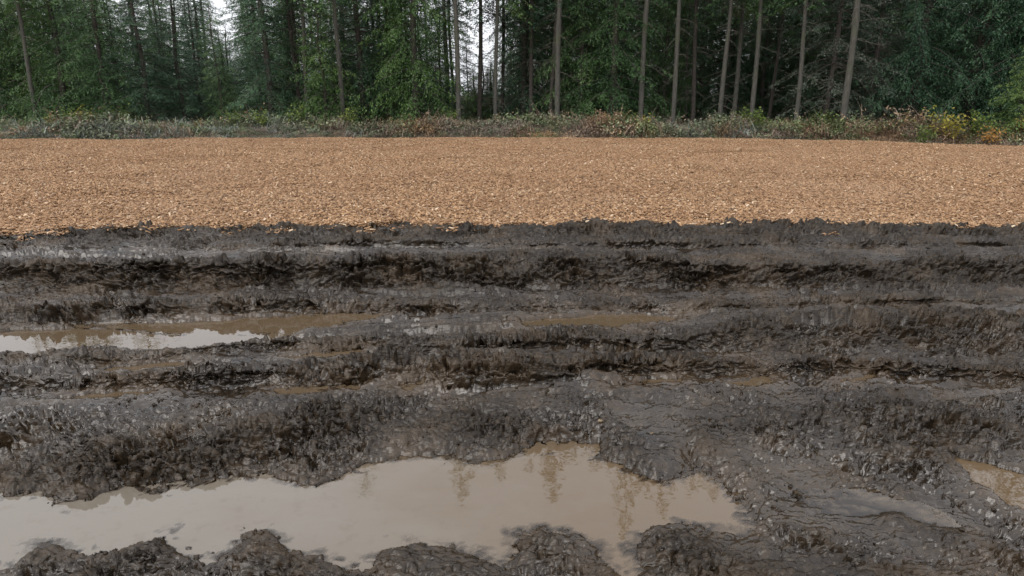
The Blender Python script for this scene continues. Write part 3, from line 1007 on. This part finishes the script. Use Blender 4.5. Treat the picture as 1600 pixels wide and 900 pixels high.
kind('spruceA', 'spruce', 11, 9.0, 2.0, .35, 130, .10, leaf=(.085, .024), dens=1.2, droop=.25, shape=.8)
kind('spruceB', 'spruce', 14, 14.0, 2.6, .5, 150, .15, leaf=(.09, .026), dens=1.05, droop=.32, shape=.6)
kind('hemlockA', 'hemlock', 21, 9.0, 2.1, .3, 125, .09, leaf=(.085, .025), dens=1.1, droop=.40, hang=.8, shape=.75)
kind('hemlockB', 'hemlock', 24, 14.0, 2.6, .6, 150, .13, leaf=(.09, .027), dens=1.0, droop=.42, hang=.8, shape=.55)
kind('cedarA', 'cedar', 31, 13.0, 2.4, .3, 140, .13, leaf=(.095, .031), dens=1.05, droop=.5, hang=1.3, shape=.55)
kind('cedarB', 'cedar', 34, 5.0, 1.6, .15, 80, .06, leaf=(.085, .028), dens=1.2, droop=.4, hang=1.0, shape=.6)
kind('greyA', 'grey', 41, 13.0, 2.7, .8, 120, .12, leaf=(.10, .027), dens=.85, droop=.30, shape=.55, dead=60, bare=.12)
kind('blueA', 'blue', 51, 14.0, 3.4, .3, 190, .16, leaf=(.095, .025), dens=1.1, droop=.45, hang=1.0, shape=.5)
kind('pineA', 'spruce', 61, 15.0, 1.9, 6.0, 80, .105, bark=BARK, dead=22, leaf=(.13, .04), dens=.9, droop=.25, shape=.6)
kind('pineB', 'hemlock', 64, 14.5, 1.8, 4.4, 80, .088, bark=BARK, dead=34, leaf=(.13, .04), dens=.9, droop=.35, shape=.6)
kind('pineC', 'spruce', 67, 14.5, 1.6, 4.0, 75, .075, bark=BARK_D, dead=40, leaf=(.13, .04), dens=.8, droop=.3, shape=.6)

rt = random.Random(8)


def tree(name, key, px, Y, label, group=None, sc=1.0, wid=1.0, x=None, cat='tree'):
    tm, cm, wm, dm, H = KINDS[key]
    X = XatY(px, 180, Y) if x is None else x
    z = float(floor_z(np.array([X]), np.array([Y]))[0])
    e = empty(name, (X, Y, z), rt.uniform(0, 6.28), (sc * wid, sc * wid, sc))
    tag(e, label, cat, group)
    link('trunk', tm, e)
    c = link('crown', cm, e)
    tag(link('limbs', wm, c), kind='stuff')
    if dm is not None: tag(link('dead_branches', dm, e), kind='stuff')
    return e


# slender trees with bare stems along the front of the wood
STEMS = [
    ('pineB', 57, 25.5, .95, .85, 'slim grey leaning-looking bare trunk rising at the far left among green boughs'),
    ('pineC', 470, 27.5, .95, 1.0, 'thin dark bare trunk left of its twin beside the light green bush'),
    ('pineB', 482, 27.0, 1.0, .9, 'thin brown bare trunk, right one of the close pair left of the light green bush'),
    ('pineB', 535, 26.0, 1.0, .95, 'slender grey bare trunk standing in front of the light green young cedar'),
    ('pineA', 717, 26.0, 1.0, .85, 'straight pale bare trunk at the left edge of the bright sky gap'),
    ('pineC', 749, 28.5, 1.0, 1.1, 'reddish dark bare trunk in the middle of the bright sky gap'),
    ('pineB', 774, 27.0, 1.0, .8, 'slim grey bare trunk right of the reddish one in the sky gap'),
    ('pineC', 785, 30.0, 1.05, .9, 'very thin dark bare trunk at the right edge of the sky gap'),
    ('pineC', 830, 28.0, 1.0, 1.05, 'dark bare trunk between the sky gap and the close pale pair'),
    ('pineC', 861, 27.5, 1.0, 1.0, 'thinner left trunk of the close pale pair right of centre'),
    ('pineA', 869, 26.5, 1.0, .95, 'thicker right trunk of the close pale pair right of centre'),
    ('pineA', 1000, 26.0, 1.10, .78, 'straight grey bare trunk, first to the right of the wide olive hemlock'),
    ('pineA', 1051, 26.0, .97, .8, 'straight mossy bare trunk, second to the right of the wide olive hemlock'),
    ('pineC', 1082, 28.0, 1.18, .85, 'thin dark bare trunk in the shade, third right of the olive hemlock'),
    ('pineB', 1126, 26.0, 1.0, .9, 'slim pale bare trunk, fourth to the right of the olive hemlock'),
    ('pineB', 1148, 27.5, 1.03, .9, 'mossy green bare trunk just left of a pale straight one'),
    ('pineA', 1175, 26.0, 1.0, .8, 'pale straight bare trunk just right of the mossy green one'),
    ('pineC', 1203, 29.0, 1.0, .8, 'faint dark bare trunk in deep shade right of the pale straight one'),
    ('pineB', 1245, 25.0, 1.0, .85, 'olive bare trunk standing left of the grey-green spruce'),
    ('pineA', 1320, 23.6, 1.0, 1.0, 'thickest mossy bare trunk, in front of the grey-green spruce at right'),
]
for key, px, Y, sc, wid, lab in STEMS:
    tree('bare_trunk_tree', key, px, Y, lab, 'slender bare-trunked trees at the forest edge', sc, wid)

CON = [
    ('hemlockA', 5, 27.5, 1.05, 1.0, 'mid-green bushy conifer at the far left edge of the forest'),
    ('cedarA', 62, 28.5, .8, .9, 'olive green conifer behind the far left bare trunk'),
    ('hemlockA', 105, 26.6, 1.1, 1.05, 'mid-green conifer right of the far left bare trunk'),
    ('hemlockA', 168, 26.0, 1.0, 1.0, 'green drooping conifer just left of the dark left spruce'),
    ('spruceA', 232, 26.2, .82, 1.05, 'dark spruce left of the one with its tip in the left sky gap'),
    ('spruceA', 288, 27.2, .78, 1.0, 'dark blue-green spruce, second of the dark pair at left'),
    ('hemlockA', 348, 27.0, .52, .95, 'young green conifer with its narrow tip in the left sky gap'),
    ('spruceB', 425, 26.8, .95, .75, 'tall dark spruce at the right side of the left sky gap'),
    ('hemlockB', 468, 29.5, .9, .9, 'tall green conifer behind the close pair of thin brown trunks'),
    ('cedarB', 512, 26.2, .95, 1.0, 'light green young cedar at the foot of a slender grey trunk'),
    ('spruceB', 568, 27.6, .95, .8, 'dark green conifer left of the big yellow-green cedar'),
    ('hemlockB', 612, 28.6, 1.0, .85, 'tall green conifer directly behind the big yellow-green cedar'),
    ('cedarA', 650, 26.6, 1.0, .95, 'big yellow-green cedar left of the bright sky gap'),
    ('hemlockA', 690, 29.5, .55, .9, 'shorter green conifer between the yellow-green cedar and the sky gap'),
    ('cedarB', 752, 31.0, .62, 1.2, 'low green conifer under the bright sky gap'),
    ('spruceA', 731, 34.0, .47, .8, 'small pointed spruce far back in the bright sky gap'),
    ('spruceB', 818, 29.0, 1.0, .75, 'dark narrow conifer at the right side of the bright sky gap'),
    ('hemlockB', 905, 27.8, 1.0, .8, 'olive conifer just right of the close pale trunk pair'),
    ('hemlockB', 955, 27.2, 1.0, .95, 'wide olive hemlock with low boughs right of centre'),
    ('greyA', 1290, 25.6, 1.0, .8, 'grey-green spruce with bare lower twigs behind the thickest trunk'),
    ('greyA', 1358, 26.2, 1.0, .8, 'grey-green sparse spruce just right of the thickest trunk'),
    ('blueA', 1425, 25.6, .95, .85, 'dense dark blue-green conifer right of the sparse grey-green spruce'),
    ('blueA', 1512, 25.4, 1.0, .95, 'broad dense blue-green conifer behind the yellow shrub at right'),
    ('blueA', 1600, 23.8, 1.0, .95, 'broad dense blue-green conifer at the far right edge'),
    ('cedarB', 1600, 20.6, .56, 1.25, 'bright green young conifer low at the far right edge'),
]
for key, px, Y, sc, wid, lab in CON:
    tree('conifer_tree', key, px, Y, lab, 'leafy conifers along the forest edge', sc, wid)

# beyond the photograph's sides the wood simply goes on
for px, Y, key, side in [(-120, 27, 'hemlockA', 'left'), (-260, 27.5, 'cedarA', 'left'), (-420, 26, 'spruceB', 'left'), (-600, 26, 'hemlockB', 'left'), (1720, 23, 'blueA', 'right'), (1860, 23, 'hemlockB', 'right'), (2020, 22, 'spruceB', 'right'), (2200, 22, 'blueA', 'right')]:
    tree('conifer_tree', key, px, Y, 'conifer of the forest edge past the %s end of the view' % side, 'conifers past the %s end of the view' % side, 1.0, 1.0)

# the rows behind
rows = [31, 34, 38, 43, 49, 56]


def top_for(py, Y):
    """tree height that brings a top at distance Y to that elevation seen from the clearing"""
    return CAM_H - 0.7 + Y * math.tan(math.atan((450 - py) / F) - PITCH)


for r, Y0 in enumerate(rows):
    step = 54 + 2 * r
    px = -330 + 23 * r
    while px < 1960:
        q = px + rt.uniform(-18, 18); Y = Y0 + rt.uniform(-1.2, 1.2)
        px += step
        if 342 < q < 392: keys, h = ['spruceA'], top_for(rt.uniform(10, 65), Y)
        elif 712 < q < 802: keys, h = ['spruceA', 'hemlockA'], top_for(rt.uniform(65, 115), Y)
        elif q < 180: keys, h = ['hemlockA', 'hemlockA', 'spruceA'], top_for(rt.uniform(-200, -70), Y)
        elif q < 330: keys, h = ['spruceA', 'hemlockA'], top_for(rt.uniform(-130, -30), Y)
        elif q < 700: keys, h = ['spruceA', 'hemlockA', 'spruceB'], top_for(rt.uniform(-190, -40), Y)
        elif q < 1260: keys, h = ['spruceB', 'hemlockB', 'hemlockB', 'spruceB', 'pineC', 'cedarA'], top_for(rt.uniform(-420, -200), Y)
        else: keys, h = ['spruceB', 'blueA', 'hemlockB', 'greyA'], top_for(rt.uniform(-330, -100), Y)
        key = rt.choice(keys)
        zone = ('past the left end of the view' if q < -40 else 'behind the green conifers at far left' if q < 180 else 'behind the dark left spruces' if q < 342
                else 'low under the left sky gap' if q < 392 else 'between the left sky gap and the yellow-green cedar' if q < 712
                else 'low under the bright sky gap' if q < 802 else 'behind the straight bare trunks right of centre' if q < 1260
                else 'behind the dense conifers at right' if q < 1640 else 'past the right end of the view')
        dep_ = ('nearest', 'second', 'third', 'fourth', 'fifth', 'sixth')[r]
        sc = h / KINDS[key][4]
        wid = min(1.6, max(.85, .62 / sc)) * rt.uniform(.9, 1.1)
        if key.startswith('pine'):
            tree('bare_trunk_tree', key, q, Y, 'dim bare-trunked tree, %s hidden row, %s' % (dep_, zone), 'dim bare-trunked trees, %s row, %s' % (dep_, zone), max(sc, .8), rt.uniform(.8, 1.1))
        else:
            tree('conifer_tree', key, q, Y, 'dim conifer of the %s hidden row, %s' % (dep_, zone), 'dim conifers, %s row, %s' % (dep_, zone), sc, wid)

# ================================================================== UNDERGROWTH
def tuft(rr, nst, h, spread, leaves, leaf, bladew, lean=1.0):
    """arching stems (ribbons) with leaves"""
    vs, tn = [], []
    for k in range(nst):
        az = rr.uniform(0, 6.28); L = h * rr.uniform(.5, 1.25)
        d = np.array([math.cos(az), math.sin(az), 0]); sv = np.array([-d[1], d[0], 0])
        b0 = np.array([rr.normal(0, spread), rr.normal(0, spread), 0])
        s = np.linspace(0, 1, 5)
        out = lean * L * rr.uniform(.3, 1.1)
        p = b0 + d * (out * s ** 1.3)[:, None] + np.array([0, 0, 1.]) * (L * (1.25 * s - rr.uniform(.35, .95) * s * s))[:, None] + sv * (rr.normal(0, .12) * L * s * s)[:, None]
        w = bladew * np.array([1, 1, .85, .6, .25])
        t = np.clip(rr.normal(.35, .2), 0, 1)
        for a in range(4):
            vs.append(np.stack([p[a] - sv * w[a], p[a] + sv * w[a], p[a + 1] + sv * w[a + 1], p[a + 1] - sv * w[a + 1]])); tn.append(t)
        if leaves:
            m_ = leaves
            fs = rr.uniform(.25, 1, m_)
            pp = np.stack([np.interp(fs, s, p[:, a]) for a in range(3)], 1) + rr.normal(0, leaf[0] * .6, (m_, 3))
            v = leaf_quads(pp, rr.normal(0, 1, (m_, 3)) * [1, 1, .5], np.array([0, 0, 1.]) + rr.normal(0, .4, (m_, 3)), leaf[0] * rr.uniform(.6, 1.3, m_), leaf[1] * rr.uniform(.6, 1.3, m_), rr)
            vs.extend(list(v)); tn.extend(list(np.clip(rr.normal(.65, .22, m_), 0, 1)))
    v = np.array(vs)
    return v.reshape(-1, 3), np.arange(len(v) * 4).reshape(-1, 4), np.repeat(np.array(tn), 4)


def mat_tuft(name, stops):
    m = M(name)
    c = m.ramp(m.attr('tint'), stops)
    oi = m.n('ShaderNodeObjectInfo')
    hs = m.n('ShaderNodeHueSaturation'); m.l(c, hs.inputs['Color'])
    m.l(m.rng(oi.outputs['Random'], 0, 1, .6, 1.35), hs.inputs['Value'])
    m.l(m.rng(m.noise(.6, 3, .5, m.pos()), .35, .65, .7, 1.2), hs.inputs['Saturation'])
    m.l(hs.outputs[0], m.b.inputs['Base Color'])
    m.b.inputs['Roughness'].default_value = .6
    return m.m


BR_BROWN = mat_tuft('dead_stalks', [(0, (.08, .055, .04)), (.5, (.21, .145, .10)), (1, (.36, .26, .17))])
BR_GREEN = mat_tuft('bramble_leaves', [(0, (.09, .07, .05)), (.45, (.07, .10, .048)), (.75, (.13, .165, .08)), (1, (.23, .25, .12))])
BR_GREY = mat_tuft('grey_green_grass', [(0, (.10, .115, .095)), (.5, (.22, .25, .21)), (1, (.40, .42, .38))])
BR_RUST = mat_tuft('dead_fern', [(0, (.11, .07, .04)), (.5, (.24, .155, .085)), (1, (.36, .26, .15))])

rr = np.random.default_rng(77)
v_brown = [tuft(rr, 24, h_, .22, 3, (.07, .03), .009, l_) for h_, l_ in ((.35, 1.8), (.42, 1.5), (.5, 1.4), (.55, 1.1), (.4, 1.9), (.62, .9))]
v_green = [tuft(rr, 14, .45, .22, 14, (.085, .05), .005, .9) for _ in range(6)]
v_grey = [tuft(rr, 34, .42, .22, 0, None, .010, 1.3) for _ in range(6)]
v_rust = [tuft(rr, 16, .48, .18, 12, (.09, .035), .006, .9) for _ in range(6)]


def strip(name, var, mat, n, weight, label, cat, dmax=4.5, smul=1.0):
    x = rr.uniform(-26, 26, n * 4); d = 0.10 + dmax * rr.uniform(0, 1, n * 4) ** 1.5
    y = chip_far(x) + d
    px = 800 + x / y * F
    w = weight(px, d, x, y)
    k = rr.uniform(0, 1, n * 4) < w
    x, y, d = x[k][:n], y[k][:n], d[k][:n]
    m_ = len(x)
    hh = np.clip(.72 + .8 * perlin(x * .45, y * .45, 500) + .4 * perlin(x * 1.3, y * 1.3, 501), .35, 1.3) * (.45 + .48 * sstep(0, 1.1, d))
    ob = scatter(name, var, dict(x=x, y=y, z=floor_z(x, y) - .03, pick=rr.integers(0, len(var), m_), rz=rr.uniform(0, 6.28, m_), sc=smul * hh * rr.uniform(.7, 1.3, m_), tx=rr.normal(0, .18, m_), ty=rr.normal(0, .18, m_)), mat)
    tag(ob, label, cat, kind='stuff')


nz = lambda x, y, s: sstep(-.25, .35, perlin(x * .45, y * .45, s))
strip('dead_brush', v_brown, BR_BROWN, 3400, lambda px, d, x, y: np.clip((.35 + .5 * sstep(380, 520, px)) * (1.15 - .25 * d) * (.35 + nz(x, y, 1)), .03, 1), 'brown dead brush and stalks along the edge of the chip field', 'brush')
strip('bramble_cover', v_green, BR_GREEN, 2300, lambda px, d, x, y: np.clip((.25 + .22 * d) * (.3 + nz(x, y, 2)), 0, 1), 'low green bramble cover below the forest edge', 'brambles')
strip('grey_grass', v_grey, BR_GREY, 1300, lambda px, d, x, y: np.clip((1 - sstep(250, 620, px)) * (.4 + nz(x, y, 3)) + .35 * sstep(980, 1080, px) * (1 - sstep(1250, 1330, px)) * nz(x, y, 4), 0, 1), 'matted grey-green grass in the undergrowth, thickest at left', 'grass')
strip('dead_fern_cover', v_rust, BR_RUST, 700, lambda px, d, x, y: np.clip(sstep(560, 640, px) * (1 - sstep(740, 800, px)) * sstep(.6, 1.4, d) + .8 * sstep(800, 860, px) * (1 - sstep(930, 1000, px)) * (d < .9) + .12 * nz(x, y, 5), 0, 1), 'rusty dead fern patches in the undergrowth, mostly left of centre', 'fern')


# single shrubs that stand out of the undergrowth
def shrub_mesh(name, seed, nst, h, leaves, leaf, mat):
    r2 = np.random.default_rng(seed)
    bc, bq, off, vs, tn = [], [], 0, [], []
    for k in range(nst):
        az = r2.uniform(0, 6.28); L = h * r2.uniform(.55, 1.1)
        d = np.array([math.cos(az), math.sin(az), 0])
        s = np.linspace(0, 1, 6)
        p = r2.normal(0, .08, 3) * [1, 1, 0] + d * (L * r2.uniform(.2, .75) * s ** 1.4)[:, None] + np.array([0, 0, 1.]) * (L * (1.1 * s - r2.uniform(.05, .4) * s * s))[:, None]
        co, q = tube(p, np.linspace(.010, .003, 6), 4)
        bc.append(co); bq.append(q + off); off += len(co)
        fs = r2.uniform(.3, 1.05, leaves)
        pp = np.stack([np.interp(fs, s, p[:, a]) for a in range(3)], 1) + r2.normal(0, .07, (leaves, 3))
        v = leaf_quads(pp, r2.normal(0, 1, (leaves, 3)) * [1, 1, .5], np.array([0, 0, 1.]) + r2.normal(0, .4, (leaves, 3)), leaf[0] * r2.uniform(.6, 1.3, leaves), leaf[1] * r2.uniform(.6, 1.3, leaves), r2)
        vs.append(v); tn.append(np.clip(r2.normal(.55, .22, leaves), 0, 1))
    v = np.concatenate(vs)
    lm = quad_mesh(name + '_leaves', v.reshape(-1, 3), np.arange(len(v) * 4).reshape(-1, 4), mat, {'tint': np.repeat(np.concatenate(tn), 4)})
    sm = quad_mesh(name + '_stems', np.concatenate(bc), np.concatenate(bq), DEADWOOD, smooth=True)
    return lm, sm


Y_LEAF = mat_leaf('yellow_leaves', (.20, .16, .04), (.37, .30, .06), (.52, .44, .10), .35, .15)
O_LEAF = mat_leaf('orange_leaves', (.22, .11, .03), (.40, .22, .06), (.52, .34, .10), .35, .15)
G_LEAF = mat_leaf('fresh_green_leaves', (.06, .09, .02), (.13, .19, .045), (.25, .30, .08), .35, .2)
SH = {'y': shrub_mesh('yellow_shrub', 1, 16, .8, 26, (.09, .055), Y_LEAF), 'o': shrub_mesh('orange_shrub', 2, 12, .6, 20, (.09, .05), O_LEAF),
      'g': shrub_mesh('green_shrub', 3, 18, .85, 26, (.10, .055), G_LEAF), 'g2': shrub_mesh('green_shrub_b', 4, 12, 1.0, 22, (.10, .05), G_LEAF)}
SHRUBS = [
    ('y', 1487, 1.1, 1.25, 'bright yellow autumn shrub in front of the dense conifers at right', 'yellow_shrub'),
    ('o', 1552, .7, 1.0, 'orange leafed low shrub at the chip edge near the right side', 'orange_shrub'),
    ('g', 1530, 1.6, .9, 'green shrub between the yellow and the orange shrub at right', 'green_shrub'),
    ('g', 1448, .5, .7, 'low yellow-green shrub at the chip edge left of the yellow shrub', 'green_shrub'),
    ('y', 1595, 1.9, .7, 'small yellow shrub at the far right edge under bright green boughs', 'yellow_shrub'),
    ('y', 141, 3.2, 1.0, 'thin yellow shrub at left under the green conifers', 'yellow_shrub'),
    ('o', 82, 3.0, .9, 'orange tinged shrub right of the far left trunk foot', 'orange_shrub'),
    ('g2', 115, 2.6, 1.0, 'green shrub between the orange and yellow shrubs at left', 'green_shrub'),
    ('g2', 185, 2.9, 1.1, 'tall loose green shrub right of the yellow one at left', 'green_shrub'),
    ('g2', 362, 2.2, .9, 'green shrub below the left sky gap', 'green_shrub'),
    ('g', 410, 2.2, .8, 'yellow-green shrub at the foot of the tall dark spruce', 'green_shrub'),
    ('g', 468, 2.6, 1.0, 'pale green shrub at the foot of the close pair of thin trunks', 'green_shrub'),
    ('g', 545, 2.6, .9, 'green shrub right of the slender grey trunk foot', 'green_shrub'),
    ('g2', 700, 3.0, .9, 'fresh green shrub at the foot of the yellow-green cedar', 'green_shrub'),
    ('g2', 985, 2.6, .8, 'green shrub left of the first straight grey trunk right of centre', 'green_shrub'),
    ('y', 1008, 2.2, .65, 'small yellow shrub at the foot of the first straight grey trunk', 'yellow_shrub'),
    ('g2', 1165, 2.4, 1.0, 'green shrub at the foot of the pale straight trunk', 'green_shrub'),
    ('g', 1185, 2.0, .8, 'leafy green shrub right of the pale straight trunk foot', 'green_shrub'),
    ('g2', 1285, 2.2, .8, 'green shrub left of the thickest mossy trunk foot', 'green_shrub'),
]
for key, px, d, sc, lab, nm in SHRUBS:
    X = 0.0
    for _ in range(4):
        Y = float(chip_far(np.array([X]))[0]) + d
        X = XatY(px, 190, Y)
    e = empty(nm, (X, Y, float(floor_z(np.array([X]), np.array([Y]))[0]) - .02), rt.uniform(0, 6.28), sc)
    tag(e, lab, 'shrub', 'single shrubs in the undergrowth')
    link('leaves', SH[key][0], e); link('stems', SH[key][1], e)


# ================================================================== SMALL THINGS IN THE MUD
def pebble(name, px, py, r, col, label, seed):
    rp = np.random.default_rng(seed)
    co, q, _ = crumb(rp)
    m = M(name + '_stone')
    c = m.ramp(m.noise(40, 5, .6, m.obj()), [(.3, tuple(a * .6 for a in col)), (.7, col)])
    m.l(c, m.b.inputs['Base Color']); m.b.inputs['Roughness'].default_value = .55
    me = quad_mesh(name, co * r, q, m.m, smooth=True)
    x, y, _ = P(px, py, .1)
    for _ in range(4):
        zz = float(mud_z(np.array([x]), np.array([y]))[0]); x, y, _ = P(px, py, zz + r * .5)
    o = link(name, me)
    o.location = (x, y, zz + r * .25)
    sub = o.modifiers.new('round', 'SUBSURF'); sub.levels = sub.render_levels = 1
    tag(o, label, 'stone')


pebble('pebble', 938, 656, .019, (.24, .18, .115), 'small pale tan pebble on the mud ridge above the wide puddle', 1)
pebble('pebble', 1018, 676, .013, (.12, .08, .045), 'small brown pebble on wet mud right of the tan pebble', 2)
pebble('pebble', 1222, 668, .012, (.11, .07, .045), 'small reddish brown pebble in the mud right of the puddle', 3)
